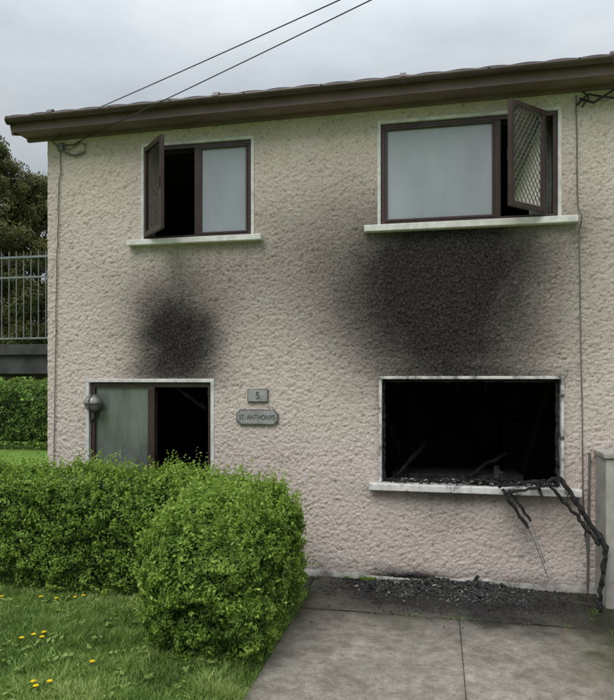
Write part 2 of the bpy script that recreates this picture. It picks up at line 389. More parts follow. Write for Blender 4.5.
def surround(nm,o,mat,w=.034,y0=-.014,y1=.17):
    x0,x1,z0,z1=o; b=MB()
    b.box(x0-.004,x0+w,y0,y1,z0,z1-w); b.box(x1-w,x1+.004,y0,y1,z0,z1-w); b.box(x0-.004,x1+.004,y0,y1,z1-w,z1+.004)
    return b.build(nm,mat,house,.004)
surround('upper_window_reveal',UL,M_white,.030); surround('upper_window_reveal_b',UR,M_white,.030)
surround('lower_window_reveal',LR,M_whitesoot,.026); surround('doorway_reveal',DR,M_white,.036)
MB().box(DR[0]-.002,DR[1]+.002,-.03,.2,.0,.07).build('door_step',M_plinth,house,.006)
MB().box(-3.378,-1.84,-.085,.165,3.535,3.598).build('upper_sill',M_sill,house,.008)
MB().box(-.748,1.311,-.085,.165,3.565,3.633).build('upper_sill_b',M_sill,house,.008)
MB().box(-.700,1.338,-.11,.165,.930,.998).build('lower_sill',M_sillburnt,house,.008)
def frame(nm,x0,x1,z0,z1,w,y0,y1,mull=()):
    b=MB(); b.box(x0,x0+w,y0,y1,z0+w,z1-w); b.box(x1-w,x1,y0,y1,z0+w,z1-w); b.box(x0,x1,y0,y1,z0,z0+w); b.box(x0,x1,y0,y1,z1-w,z1)
    for m,mw in mull: b.box(m-mw/2,m+mw/2,y0-.003,y1,z0+w,z1-w)
    return b.build(nm,M_brown,house,.004)
frame('upper_window_frame',-3.204,-1.971,3.60,4.634,.042,.012,.085,[(-2.59,.06)])
frame('pane_bead',-2.56,-2.013,3.642,4.592,.022,.004,.06)
MB().box(-2.538,-2.035,.03,.036,3.664,4.570).build('window_pane',M_pane,house)
frame('upper_window_frame_b',-.584,1.134,3.635,4.679,.042,.012,.085,[(.572,.06)])
frame('pane_bead_b',-.542,.542,3.677,4.637,.024,.004,.06)
MB().box(-.518,.518,.03,.036,3.701,4.613).build('window_pane_b',M_pane,house)
def sash(nm,h,f,z0,z1,glass,lead=False):
    h=Vector((h[0],h[1],0)); f=Vector((f[0],f[1],0)); b=MB(); w=.05;t=.04
    Z=lambda p,z:Vector((p.x,p.y,z)); d=(f-h).normalized(); nrm=Vector((d.y,-d.x,0))
    b.beam(Z(h,z0),Z(h,z1),w,t,nrm); b.beam(Z(f,z0),Z(f,z1),w,t,nrm)
    b.beam(Z(h+d*w/2,z0+w/2),Z(f-d*w/2,z0+w/2),t*.95,w,(0,0,1)); b.beam(Z(h+d*w/2,z1-w/2),Z(f-d*w/2,z1-w/2),t*.95,w,(0,0,1))
    b.beam(Z(f-d*.0+nrm*.03,(z0+z1)/2-.06),Z(f+nrm*.03,(z0+z1)/2+.06),.015,.02,nrm)
    b.build(nm,M_brown,house,.004)
    p=[Z(h,z0+.03),Z(f,z0+.03),Z(f,z1-.03),Z(h,z1-.03)]
    np_mesh(nm+'_glass',p,[(0,1,2,3)],glass,house)
    if lead:
        b=MB(); L=(f-h).length; H=z1-z0; st=.085; k=1.5
        def clip(c,sg):
            u0,u1=.02,L-.02; za,zb=sg*k*u0+c,sg*k*u1+c
            lo,hi=.03,H-.03
            def cl(u,z,uo,zo):
                if z<lo: return u+(lo-z)/(zo-z)*(uo-u),lo
                if z>hi: return u+(hi-z)/(zo-z)*(uo-u),hi
                return u,z
            if (za<lo and zb<lo) or (za>hi and zb>hi): return None
            return cl(u0,za,u1,zb),cl(u1,zb,u0,za)
        c=-2.
        while c<3:
            for sg in (1,-1):
                r=clip(c,sg)
                if r:
                    (ua,za),(ub,zb)=r
                    if abs(ua-ub)>.01: b.beam(Z(h+d*ua,z0+za),Z(h+d*ub,z0+zb),.006,.006,nrm)
            c+=st
        b.build(nm+'_leading',simple('lead_came',(.08,.08,.08),(.14,.14,.14),9,.5,0),house)
sash('open_casement',(-3.17,-.03),(-2.83,-.37),3.63,4.61,M_glassd)
sash('open_casement_b',(.985,-.085),(.655,-.41),3.665,4.655,glass_mat((.25,.26,.255),.32),True)
b=MB()
X0,X1=DR[0]+.041,DR[1]-.041; zt=DR[3]-.041
b.box(X0,X0+.05,.02,.10,.07,zt-.05); b.box(X1-.035,X1,.02,.10,.07,zt-.05); b.box(X0,X1,.02,.10,zt-.05,zt)
b.box(-3.165,-3.085,.0,.09,.07,zt-.05); b.box(X0+.05,-3.165,.015,.09,.07,.20)
b.build('patio_door_frame',M_brown,house,.004)
MB().box(X0+.05,-3.165,.05,.056,.20,zt-.05).build('patio_door_glass',M_panedoor,house)
b=MB(); b.rod(crk((-2.50,.13,1.98),(-2.47,.5,1.2)),.03,.05); b.rod(crk((-2.9,.14,1.98),(-2.60,.3,1.72)),.02,.04); b.build('melted_door_trim',M_char,house)
lamp=empty('wall_lamp'); lx,lz=-3.80,1.79
b=MB(); b.tube([(lx,.05,lz),(lx,-.02,lz)],.07,24); b.tube([(lx,-.02,lz),(lx,-.06,lz),(lx,-.075,lz)],.10,24,.095); b.build('lamp_base',M_lampmetal,lamp,.003)
Vv=[];Ff=[];nr,ns=7,24
for i in range(nr):
    a=i/(nr-1)*math.pi/2
    for k in range(ns):
        t=2*math.pi*k/ns; rr=.082*math.cos(a)+1e-4; Vv.append((lx+rr*math.cos(t),-.075-.062*math.sin(a),lz+rr*math.sin(t)))
for i in range(nr-1):
    for k in range(ns): Ff.append((i*ns+k,i*ns+(k+1)%ns,(i+1)*ns+(k+1)%ns,(i+1)*ns+k))
np_mesh('lamp_dome',Vv,Ff,M_lampglass,lamp,None,True)
b=MB()
for ang in (0,math.pi/2):
    pts=[]
    for i in range(9):
        a=-math.pi/2+math.pi*i/8
        pts.append((lx+.09*math.sin(a)*math.cos(ang),-.08-.068*math.cos(a),lz+.09*math.sin(a)*math.sin(ang)))
    b.tube(pts,.009,6)
b.tube([(lx-.02,-.02,lz-.10),(lx-.03,.0,lz-.16),(lx-.05,.012,lz-.2)],.02,8); b.build('lamp_guard',M_lampmetal,lamp,0,True)
lamp.parent=house

# burnt window remains in lower opening
b=MB()
b.rod(crk((-.565,.07,1.015),(1.15,.07,1.015),40,.005),.045,.04)
b.rod(crk((-.558,.07,1.03),(-.558,.07,2.04),26,.004),.04,.03); b.rod(crk((1.140,.07,1.03),(1.140,.07,2.04),26,.004),.04,.03)
b.rod(crk((-.535,.07,2.045),(1.12,.07,2.045),40,.005),.04,.032)
b.rod(crk((.56,.06,1.0),(.565,.055,1.19),5,.004),.08,.05); b.rod(crk((.56,.06,1.14),(.62,.02,1.12),3,.004),.05,.03)
b.build('burnt_window_frame',M_char,house)
def shards(b,n,fx,sz):
    for _ in range(n):
        x,y,z=fx(); d=Vector((random.gauss(0,1),random.gauss(0,1),random.gauss(0,.35))).normalized()
        L=sz*random.uniform(.3,1.6); p=Vector((x,y,z))
        b.beam(p-d*L/2,p+d*L/2,sz*random.uniform(.3,1.),sz*random.uniform(.1,.5),(random.gauss(0,.4),random.gauss(0,.4),1),random.uniform(.2,1))
b=MB(); shards(b,320,lambda:(random.uniform(-.55,1.15),random.uniform(-.05,.12),1.005+random.random()*.035),.026); 
shards(b,60,lambda:(random.gauss(.5,.18),random.uniform(-.06,.1),1.02+random.random()*.05),.05); b.build('sill_charcoal',M_char,house)
b=MB(); shards(b,90,lambda:(random.uniform(-.4,1.1),random.uniform(-.08,.1),1.01+random.random()*.035),.028); b.build('sill_ash',M_ash,house)

xp=np.linspace(XL,RX,600); top=.015+.06*fbm(xp,0,0,.22,7); top=np.where((xp>-.75)&(xp<-.1),top*.3,top)
V=[];F=[]
for i,x in enumerate(xp):
    yy=-.022-.018*vnoise(x,0,0,.10,8); V+=[(x,yy,-.02),(x,yy,top[i]),(x,.0,top[i]+.018)]
for i in range(len(xp)-1):
    a=i*3; F+=[(a,a+3,a+4,a+1),(a+1,a+4,a+5,a+2)]
np_mesh('wall_plinth',V,F,M_plinth,house)

# roof edge (eaves drop slightly to the left)
OY=-.27; TL=.008
def tilt(ob): ob.rotation_euler=(0,-TL,0); ob.location=(0,0,-TL*1.6); return ob
tilt(MB().box(XL-.21,RX,OY+.02,-.002,4.872,4.89).build('soffit',M_soffit,house))
tilt(MB().box(XL-.22,RX,OY,OY+.02,4.862,4.985).build('fascia',M_fascia,house,.003))
tilt(MB().box(XL-.2,RX,-.045,-.003,4.836,4.8715).build('soffit_batten',M_fascia,house,.003))
V=[];F=[];gr=.050;gy=OY-.006-gr;gz=4.995
seg=9
xsG=np.linspace(XL-.24,RX,60)
for x in xsG:
    for rr in (gr,gr-.005):
        for k in range(seg+1):
            a=math.pi+math.pi*k/seg; V.append((x,gy+rr*math.cos(a),gz+rr*math.sin(a)))
st=2*(seg+1)
for i in range(len(xsG)-1):
    for q in (0,seg+1):
        for k in range(seg):
            a=i*st+q+k; F.append((a,a+1,a+1+st,a+st) if q==0 else (a,a+st,a+1+st,a+1))
    for k in (0,seg):
        a=i*st+k; F.append((a,a+st,a+st+seg+1,a+seg+1))
tilt(np_mesh('gutter',V,F,M_gutter,house,None,True))
b=MB()
b.tube([(XL-.244,gy,gz-.02),(XL-.236,gy,gz-.02)],.048,16)
for x in np.arange(XL+.3,RX,1.9): b.tube([(x-.03,gy,gz-.003),(x+.03,gy,gz-.003)],.053,14)
for x in np.arange(XL+.1,RX,.8): b.box(x-.01,x+.01,gy-gr-.003,OY,gz-.006,gz+.003)
tilt(b.build('gutter_fittings',M_gutter,house))
xr=np.arange(XL-.26,RX+.05,.03)
def slope(name,yA,yB,zA,zB):
    rows=14; V=[];F=[]
    prof=.012*np.abs(np.sin((xr+50)/.30*math.pi))
    lines=[(yA,zA-.02)]
    for r in range(rows):
        for e,off in ((0,.022),(1,.0)):
            t=(r+e)/rows; lines.append((yA+(yB-yA)*t,zA+(zB-zA)*t+off))
    n=len(xr)
    for (y,z) in lines:
        for i in range(n): V.append((xr[i],y,z+prof[i]))
    for l in range(len(lines)-1):
        for i in range(n-1):
            a=l*n+i; F.append((a,a+1,a+1+n,a+n))
    return np_mesh(name,V,F,M_tile,house)
RZ=5.00
tilt(slope('front_roof_slope',OY-.05,3.5,RZ,RZ+3.82*PITCH)); tilt(slope('rear_roof_slope',7.32,3.5,RZ,RZ+3.82*PITCH))
tilt(MB().tube([(XL-.28,3.5,RZ-.02+3.82*PITCH),(RX,3.5,RZ-.02+3.82*PITCH)],.09,12).build('ridge_tiles',M_tile,house))
b=MB()
b.beam((XL-.235,OY,4.91),(XL-.235,3.5,4.91+3.77*PITCH),.022,.15); b.beam((XL-.235,7.27,4.91),(XL-.235,3.5,4.91+3.77*PITCH),.022,.15)
tilt(b.build('bargeboard',M_fascia,house))

# cables on wall
b=MB()
def wob(pts,a=.01,n=24):
    out=[]; pts=[Vector(p) for p in pts]
    for i in range(len(pts)-1):
        for k in range(n):
            t=k/n; p=pts[i].lerp(pts[i+1],t); out.append(p+Vector((random.gauss(0,a),0,0)))
    out.append(pts[-1]); return out
b.tube(wob([(-4.22,-.022,4.72),(-4.27,-.022,3.3),(-4.31,-.022,.9)],.004,10),.006,5)
b.tube([(-4.22,-.022,4.72),(-4.15,-.03,4.62),(-4.02,-.03,4.585),(-3.92,-.03,4.62),(-3.90,-.03,4.70),(-3.97,-.03,4.74),(-4.05,-.03,4.70),(-4.12,-.03,4.66),(-4.22,-.022,4.72)],.007,5)
b.tube([(-4.36,-.02,4.80),(-4.2,-.025,4.66),(-4.05,-.025,4.60),(-3.9,-.03,4.63)],.006,5)
b.box(-4.25,-4.18,-.045,-.012,4.66,4.75)
b.build('telephone_cable',M_greycable,house)
b=MB()
b.tube(wob([(1.30,-.02,4.80),(1.315,-.02,3.7),(1.33,-.12,3.62),(1.33,-.12,3.56),(1.325,-.02,3.50),(1.36,-.02,1.0),(1.40,-.02,.3)],.003,6),.006,6)
b.build('wall_cable',M_greycable,house)
b=MB()
b.tube([(1.33,-.03,4.76),(1.45,-.06,4.70),(1.62,-.07,4.80),(1.9,-.08,4.78),(2.3,-.09,4.80)],.012,6)
b.tube([(1.30,-.03,4.70),(1.40,-.05,4.79),(1.55,-.07,4.74),(1.75,-.07,4.70),(2.3,-.09,4.75)],.010,6)
b.tube([(1.36,-.04,4.82),(1.40,-.09,4.74),(1.34,-.07,4.66)],.009,6)
b.build('cable_bundle',M_cable,house,0,True)
MB().tube([(1.40,-.025,.0),(1.42,-.025,1.35)],.012,8).build('waste_pipe',M_greycable,house)

# plaques
pl=empty('house_number_plaque')
MB().box(-2.005,-1.775,-.030,-.010,1.812,1.955).build('plate',M_plaquerim,pl,.004)
MB().box(-1.995,-1.785,-.034,-.029,1.822,1.945).build('plate_face',M_plaque,pl,.002)
def text(s,size,loc,parent,nm):
    c=bpy.data.curves.new(nm,'FONT'); c.body=s; c.size=size; c.align_x='CENTER'; c.align_y='CENTER'; c.extrude=.0015; c.materials.append(M_letter)
    o=link(bpy.data.objects.new(nm,c),parent); o.location=loc; o.rotation_euler=(math.pi/2,0,0); return o
text('5',.105,(-1.89,-.036,1.882),pl,'numeral')
sg=empty('house_name_sign')
def octa(nm,x0,x1,z0,z1,y0,y1,mat,par,c=.04):
    P=[(x0+c,z0),(x1-c,z0),(x1-c*.6,z0+c*.7),(x1,z0+c),(x1,z1-c),(x1-c*.6,z1-c*.7),(x1-c,z1),(x0+c,z1),(x0+c*.6,z1-c*.7),(x0,z1-c),(x0,z0+c),(x0+c*.6,z0+c*.7)]
    b=MB(); n=len(P); b.v=[(x,y0,z) for x,z in P]+[(x,y1,z) for x,z in P]
    b.f=[tuple(range(n)),tuple(range(2*n-1,n-1,-1))]+[(i,i+n,(i+1)%n+n,(i+1)%n) for i in range(n)]
    return b.build(nm,mat,par,.002)
octa('board',-2.13,-1.665,1.57,1.735,-.030,-.010,M_plaquerim,sg)
octa('board_face',-2.116,-1.679,1.583,1.722,-.035,-.029,M_plaque,sg,.037)
t=text('ST. ANTHONYS',.062,(-1.898,-.037,1.652),sg,'lettering'); t.scale=(.92,1.15,1)

# burnt hanging frame
b=MB()
b.rod(crk((.56,-.17,1.02),(1.15,-.15,1.115),14,.006),.042,.034)
b.rod(crk((.62,-.20,.965),(1.05,-.17,1.055),12,.006),.025,.026)
b.rod(crk((1.13,-.14,1.12),(1.455,-.50,.56),18,.006),.046,.038)
b.rod(crk((1.02,-.16,1.06),(1.40,-.50,.58),18,.008),.024,.026)
b.rod(crk((1.455,-.50,.58),(1.385,-.54,.0),16,.005),.048,.038)
b.rod(crk((.60,-.18,1.0),(.83,-.20,.64),10,.006),.055,.03)
b.rod(crk((.66,-.17,.99),(.86,-.18,.70),8,.006),.020,.025)
b.rod(crk((.92,-.16,1.07),(.97,-.18,.93),4,.006),.025,.025)
b.rod(crk((1.20,-.2,1.0),(1.17,-.23,.86),4,.004),.012,.012); b.rod(crk((1.33,-.37,.80),(1.30,-.39,.62),4,.004),.010,.012)
so=b.build('burnt_window_sash',M_char)
b=MB(); b.tube([(.83,-.20,.65),(.90,-.19,.50),(.96,-.18,.33),(1.02,-.165,.165)],.008,6,.005); b.tube([(.88,-.19,.64),(.95,-.19,.42),(.99,-.18,.30)],.005,5)
b.build('hanging_seal_strip',M_ash,so)

# debris on ground: low ash mound + chips
xm=np.arange(-1.05,1.35,.014); ym=np.arange(-.72,-.02,.014); A,B=np.meshgrid(xm,ym)
mh=.075*np.exp(-((A-.0)/.55)**2-((B+.16)/.20)**2)+.035*np.exp(-((A-.5)/.5)**2-((B+.22)/.25)**2)
mh=mh*(.25+1.3*fbm(A,B,0,.16,301))+.010*(fbm(A,B,0,.045,305)-.5)-.012
edge=np.minimum(np.minimum(A-xm[0],xm[-1]-A),B-ym[0]); mh=np.where(edge<.03,-.03,mh)
V=np.stack([A.ravel(),B.ravel(),mh.ravel()],1); I=np.arange(A.size).reshape(A.shape)
F=np.stack([I[:-1,:-1],I[:-1,1:],I[1:,1:],I[1:,:-1]],-1).reshape(-1,4)
ob=np_mesh('burnt_debris',V,F,M_pile,None,None,False)
def mz(x,y):
    i=int(round((x-xm[0])/.014)); j=int(round((y-ym[0])/.014))
    return max(0,mh[j,i]) if 0<=i<len(xm) and 0<=j<len(ym) else 0
b=MB()
def dp():
    x=random.gauss(.0,.58); y=-.04-abs(random.gauss(0,.30)); return x,y,mz(x,y)+.004
shards(b,3200,dp,.014); shards(b,700,lambda:(random.uniform(-1.1,1.6),-random.uniform(.05,1.05),.004),.010)
def dp2():
    x=random.gauss(.0,.42); y=random.uniform(-.42,-.06); return x,y,mz(x,y)+.01
shards(b,110,dp2,.035); shards(b,26,dp2,.085)
b.build('charcoal_chips',M_debris,ob)
b=MB()
def dp3():
    x=random.gauss(.0,.42); y=-.08-abs(random.gauss(0,.25)); return x,y,mz(x,y)+.008
shards(b,520,dp3,.012); shards(b,34,dp3,.028); b.build('ash_flakes',M_ash,ob)

# ------------------------------------------------------------ ground, driveway, lawn
np_mesh('ground',[(-300,-300,-.03),(300,-300,-.03),(300,300,-.03),(-300,300,-.03)],[(0,1,2,3)],M_ground)
drive=empty('driveway')
def slab(nm,x0,x1,y0,y1,step,rough=.0):
    xs=np.linspace(x0,x1,max(2,int((x1-x0)/step))); ys=np.linspace(y0,y1,max(2,int((y1-y0)/step)))
    A,B=np.meshgrid(xs,ys); H=rough*(fbm(A,B,0,.35,4)-.5)
    so=.98*np.exp(-((A-.0)/1.05)**4-((B+.15)/.50)**4)+.62*np.exp(-((A-.3)/1.6)**4-((B+.2)/.88)**4)
    so=so+.45*np.exp(-((A-.5)/1.0)**2-((B+1.0)/.35)**2)*np.clip(fbm(A,B,0,.22,16)*3-1.2,0,1)
    so=np.clip(so*(.55+.95*fbm(A,B,0,.3,15)),0,1)
    dm=np.clip(np.exp(-((B+.2)/.95)**4)+1.5*(fbm(A,B,0,.8,48)-.42)+.5*np.exp(-np.clip(1.5-A,0,9)/.3)+.4*np.exp(-np.clip(A+1.26,0,9)/.15),0,1)
    mo=np.exp(-np.clip(1.35+.45*(fbm(A,B,0,.3,18)-.5)*2-A,0,9)/.18)*np.clip(fbm(A,B,0,.25,21)*1.9-.1,0,1)
    mo=np.maximum(mo,np.exp(-np.clip(A+1.27,0,9)/.07)*np.clip(fbm(A,B,0,.2,25)*2-.3,0,1)*.9)
    mo=np.clip(mo+np.where(B>-.96,.6*np.clip(fbm(A,B,0,.3,29)*2.2-.80,0,1),.3*np.clip(fbm(A,B,0,.4,39)*2.5-1.1,0,1))+.45*np.exp(-np.abs(B+.97)/.05)*fbm(A,B,0,.15,49)*1.6,0,1)
    edge=np.minimum(np.minimum(A-x0,x1-A),np.minimum(B-y0,y1-B)); H=H-.006*np.exp(-edge/.006)
    so=np.clip(so+.25*np.exp(-edge/.010)*fbm(A,B,0,.1,44)*1.6,0,1)
    V=np.stack([A.ravel(),B.ravel(),H.ravel()],1); I=np.arange(A.size).reshape(A.shape)
    F=np.stack([I[:-1,:-1],I[:-1,1:],I[1:,1:],I[1:,:-1]],-1).reshape(-1,4)
    np_mesh(nm,V,F,M_conc,drive,{'soot':so.ravel(),'moss':mo.ravel(),'damp':dm.ravel()},True)
slab('path_strip',-1.255,1.75,-.959,-.015,.012,.03)
slab('slab_1',-1.255,.170,-3.9,-.965,.018,.012); slab('slab_2',.175,1.75,-3.9,-.965,.018,.012)
slab('slab_3',-1.255,.170,-7.5,-3.91,.05,.01); slab('slab_4',.175,1.75,-7.5,-3.91,.05,.01)
MB().box(-1.26,1.755,-7.5,-.0,-.06,-.016).build('slab_bed',M_core,drive)
slab('side_path',-4.4,-1.27,-.58,-.015,.04,.01)
xs=np.linspace(-9,-1.275,160); ys=np.linspace(-9,-.62,160); A,B=np.meshgrid(xs,ys)
def lawnz(A,B): 
    return .10*np.clip((-1.27-A)/.22,0,1)**.7+.03*(fbm(A,B,0,.8,31)-.5)*np.clip((-1.27-A)/.3,0,1)
V=np.stack([A.ravel(),B.ravel(),lawnz(A,B).ravel()],1); I=np.arange(A.size).reshape(A.shape)
F=np.stack([I[:-1,:-1],I[:-1,1:],I[1:,1:],I[1:,:-1]],-1).reshape(-1,4)
lawn=np_mesh('lawn',V,F,M_lawnsoil,None,None,True)
def blades(name,n,xr_,yr_,hmin,hmax,w,parent,zf,mat=M_grass,keepf=None):
    x=R.uniform(*xr_,n); y=R.uniform(*yr_,n)
    if keepf is not None:
        k=keepf(x,y); x=x[k]; y=y[k]; n=len(x)
    cl=fbm(x,y,0,.14,41); cl2=fbm(x,y,0,.4,45)
    h=(hmin+(hmax-hmin)*R.rand(n)**1.5)*(.0+2.0*cl**1.2); a=R.uniform(0,2*np.pi,n); lean=R.uniform(.2,1.2,n)*h; la=R.uniform(0,2*np.pi,n)
    z=zf(x,y); ww=w*(.6+.8*R.rand(n))
    dx=np.cos(a)*ww/2; dy=np.sin(a)*ww/2; lx_=np.cos(la)*lean; ly_=np.sin(la)*lean
    P=np.empty((n,5,3)); 
    P[:,0]=np.stack([x-dx,y-dy,z-.005],1); P[:,1]=np.stack([x+dx,y+dy,z-.005],1)
    P[:,2]=np.stack([x+dx*.8+lx_*.35,y+dy*.8+ly_*.35,z+h*.6],1); P[:,3]=np.stack([x-dx*.8+lx_*.35,y-dy*.8+ly_*.35,z+h*.6],1)
    P[:,4]=np.stack([x+lx_,y+ly_,z+h],1)
    base=np.arange(n)[:,None]*5
    T=np.concatenate([base+[0,1,2],base+[0,2,3],base+[3,2,4]],0)
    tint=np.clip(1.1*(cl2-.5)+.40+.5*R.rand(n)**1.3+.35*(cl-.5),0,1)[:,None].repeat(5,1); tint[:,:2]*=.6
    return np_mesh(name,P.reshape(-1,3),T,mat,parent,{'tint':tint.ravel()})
blades('grass_blades',170000,(-5.2,-1.30),(-4.3,-1.0),.022,.075,.0065,lawn,lawnz,M_grass,lambda x,y:(x*.2018*-1+(y+6.6)*.9794>2.6))
blades('edge_grass',11000,(-1.36,-1.225),(-5.0,-.6),.03,.10,.005,lawn,lambda x,y:np.clip(lawnz(x,y),0,1))
blades('wall_weeds',1500,(-1.25,-.6),(-.085,-.035),.02,.06,.006,lawn,lambda x,y:x*0+.0,M_grass,lambda x,y:fbm(x,y,0,.15,61)>.54)
blades('right_weeds',2600,(1.25,1.75),(-2.9,-.5),.012,.045,.005,lawn,lambda x,y:x*0,M_grass,lambda x,y:(fbm(x,y,0,.12,63)>.54))
blades('joint_weeds',700,(-1.2,1.7),(-.985,-.94),.008,.025,.004,lawn,lambda x,y:x*0,M_grass,lambda x,y:(fbm(x,y,0,.2,66)>.55))
Pw=[];Nw=[];Tw=[]
for _ in range(260):
    x=random.uniform(-4.6,-1.35); y=random.uniform(-3.6,-1.35); z=float(lawnz(np.array(x),np.array(y)))+.03
    for k in range(random.randint(4,8)):
        a=random.random()*6.28; Pw.append((x+.025*math.cos(a),y+.025*math.sin(a),z+random.random()*.02)); Nw.append((.3*math.cos(a),.3*math.sin(a),1)); Tw.append(random.uniform(.3,.9))
b=MB(); stem=MB()
ray=[(-2.95,-2.35),(-2.90,-2.30),(-3.0,-2.42),(-3.1,-1.55),(-3.25,-1.6),(-3.05,-1.5),(-2.28,-2.68),(-2.5,-3.0),(-3.4,-1.6),(-2.45,-3.05),(-2.40,-2.98),(-3.75,-1.65),(-2.86,-2.38)]
for (x,y) in ray:
    z=float(lawnz(np.array(x),np.array(y)))+.055; r=.018
    for l,(rr,zz) in enumerate(((r,0),(r*.7,.004),(r*.35,.007))):
        for k in range(12):
            a=2*math.pi*(k+l*.5)/12; c,s_=math.cos(a),math.sin(a)
            b.beam((x,y,z+zz),(x+rr*c,y+rr*s_,z+zz+.003-(.002*l)),.006,.0015)
    stem.tube([(x,y,z-.06),(x+.003,y,z)],.002,5)
d=b.build('dandelion_flowers',M_dand); stem.build('stems',M_leafbg,d)

# ------------------------------------------------------------ foliage
def leafmesh(name,P,Nr,size,mat,parent,tint,asp=.55,jit=.8):
    n=len(P); nn=Nr+jit*R.normal(size=(n,3)); nn/=np.linalg.norm(nn,axis=1)[:,None]
    u=R.normal(size=(n,3))+np.array([0,0,.6]); u-=nn*np.sum(u*nn,1)[:,None]; u/=np.linalg.norm(u,axis=1)[:,None]
    v=np.cross(nn,u); s=(size*(.6+.8*R.rand(n)))[:,None]
    Q=np.empty((n,4,3)); Q[:,0]=P-u*s*.5; Q[:,1]=P+v*s*asp*.5+nn*s*.12-u*s*.03; Q[:,2]=P+u*s*.5; Q[:,3]=P-v*s*asp*.5+nn*s*.12-u*s*.03
    b=np.arange(n)[:,None]*4; T=np.concatenate([b+[0,2,1],b+[0,3,2]],0)
    return np_mesh(name,Q.reshape(-1,3),T,mat,parent,{'tint':np.clip(tint,0,1)[:,None].repeat(4,1).ravel()})
leafmesh('broadleaf_weeds',np.array(Pw),np.array(Nw),np.full(len(Pw),.045),M_grass,lawn,np.array(Tw),.5,.3)
def roundbox_pts(n,lo,hi,r,faces):
    lo=np.array(lo,float);hi=np.array(hi,float);d=hi-lo
    ar={'x0':d[1]*d[2],'x1':d[1]*d[2],'y0':d[0]*d[2],'y1':d[0]*d[2],'z1':d[0]*d[1]}
    w=np.array([ar[f] for f in faces]); idx=R.choice(len(faces),n,p=w/w.sum())
    P=lo+R.rand(n,3)*d
    for i,f in enumerate(faces):
        m=idx==i; ax='xyz'.index(f[0]); P[m,ax]=(hi if f[1]=='1' else lo)[ax]
    lo2=lo+r;hi2=hi-r; lo2[2]=lo[2]-1
    q=np.minimum(np.maximum(P,lo2),hi2); dv=P-q; L=np.linalg.norm(dv,axis=1)[:,None]; nrm=dv/np.maximum(L,1e-6)
    return q+nrm*r,nrm
def lumpf(P): return (fbm(P[:,0],P[:,1],P[:,2],.30,71,3)-.5)*1.9+(vnoise(P[:,0],P[:,1],P[:,2],.75,79)-.5)*1.3
def hedge(name,arms,size,mat,sprig,amp=.13):
    allP=[];allN=[];allT=[]; mb=MB(); k0=size/.025
    for (n,lo,hi,r,faces) in arms:
        P,nr=roundbox_pts(n,lo,hi,r,faces)
        lump=lumpf(P)
        fine=(vnoise(P[:,0],P[:,1],P[:,2],.065*max(1,k0*.6),77)-.5)
        depth=-np.abs(R.exponential(.030*k0,n))
        low=np.clip((.30-(P[:,2]-lo[2]))/.30,0,1)
        P=P+nr*(lump*amp+fine*.095*k0+depth-low*.10*k0)[:,None]
        sel=R.rand(n)>low*.65; 
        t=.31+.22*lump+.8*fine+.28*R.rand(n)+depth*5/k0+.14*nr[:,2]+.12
        allP.append(P[sel]);allN.append((nr+np.array([0,0,.35]))[sel]);allT.append(t[sel])
        m=int(sprig*(hi[0]-lo[0])*(hi[1]-lo[1]))
        if m:
            for fc,up,mm in ((['z1'],True,m),([f for f in faces if f!='z1'],None,m)):
                S,ns_=roundbox_pts(mm*2,lo,hi,r,fc); S=S[:mm]; ns_=ns_[:mm]
                S=S+ns_*(lumpf(S)*amp)[:,None]; kk=S[:,2]>.35; S=S[kk]; ns_=ns_[kk]; q0=len(S)
                dirn=R.normal(size=(q0,3))*.35+(np.array([0,0,1.]) if up else ns_*.6+np.array([0,0,.7])); L=R.uniform(.03,.15,q0)
                for k in range(9):
                    q=S+dirn*(L*k/8)[:,None]+R.normal(size=(q0,3))*.007; allP.append(q); allN.append(R.normal(size=(q0,3))); allT.append(.50+.04*k+.25*R.rand(q0))
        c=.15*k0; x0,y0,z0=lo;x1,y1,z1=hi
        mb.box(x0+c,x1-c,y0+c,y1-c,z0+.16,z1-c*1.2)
    P=np.concatenate(allP);Nn=np.concatenate(allN);T=np.concatenate(allT)
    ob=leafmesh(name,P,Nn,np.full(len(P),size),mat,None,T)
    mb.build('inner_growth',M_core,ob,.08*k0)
    return ob
h1=hedge('privet_hedge',[(96000,(-2.15,-2.50,.02),(-1.19,-.55,1.11),.42,['x0','x1','y0','z1']),
      (92000,(-6.6,-1.40,.05),(-1.9,-.62,1.20),.34,['y0','z1','x0'])],.028,M_leaf,330)
b=MB()
for i in range(70):
    x=random.uniform(-2.0,-1.35); y=random.uniform(-2.32,-.8); b.tube([(x,y,0),(x+random.gauss(0,.03),y+random.gauss(0,.03),.2),(x+random.gauss(0,.08),y+random.gauss(0,.06),.5)],.011,6,.004)
for i in range(90):
    x=random.uniform(-6.4,-2.1); y=random.uniform(-1.22,-.8); b.tube([(x,y,.05),(x+random.gauss(0,.03),y+random.gauss(0,.03),.25),(x+random.gauss(0,.08),y,.5)],.009,6,.004)
b.build('woody_stems',M_bark,h1)

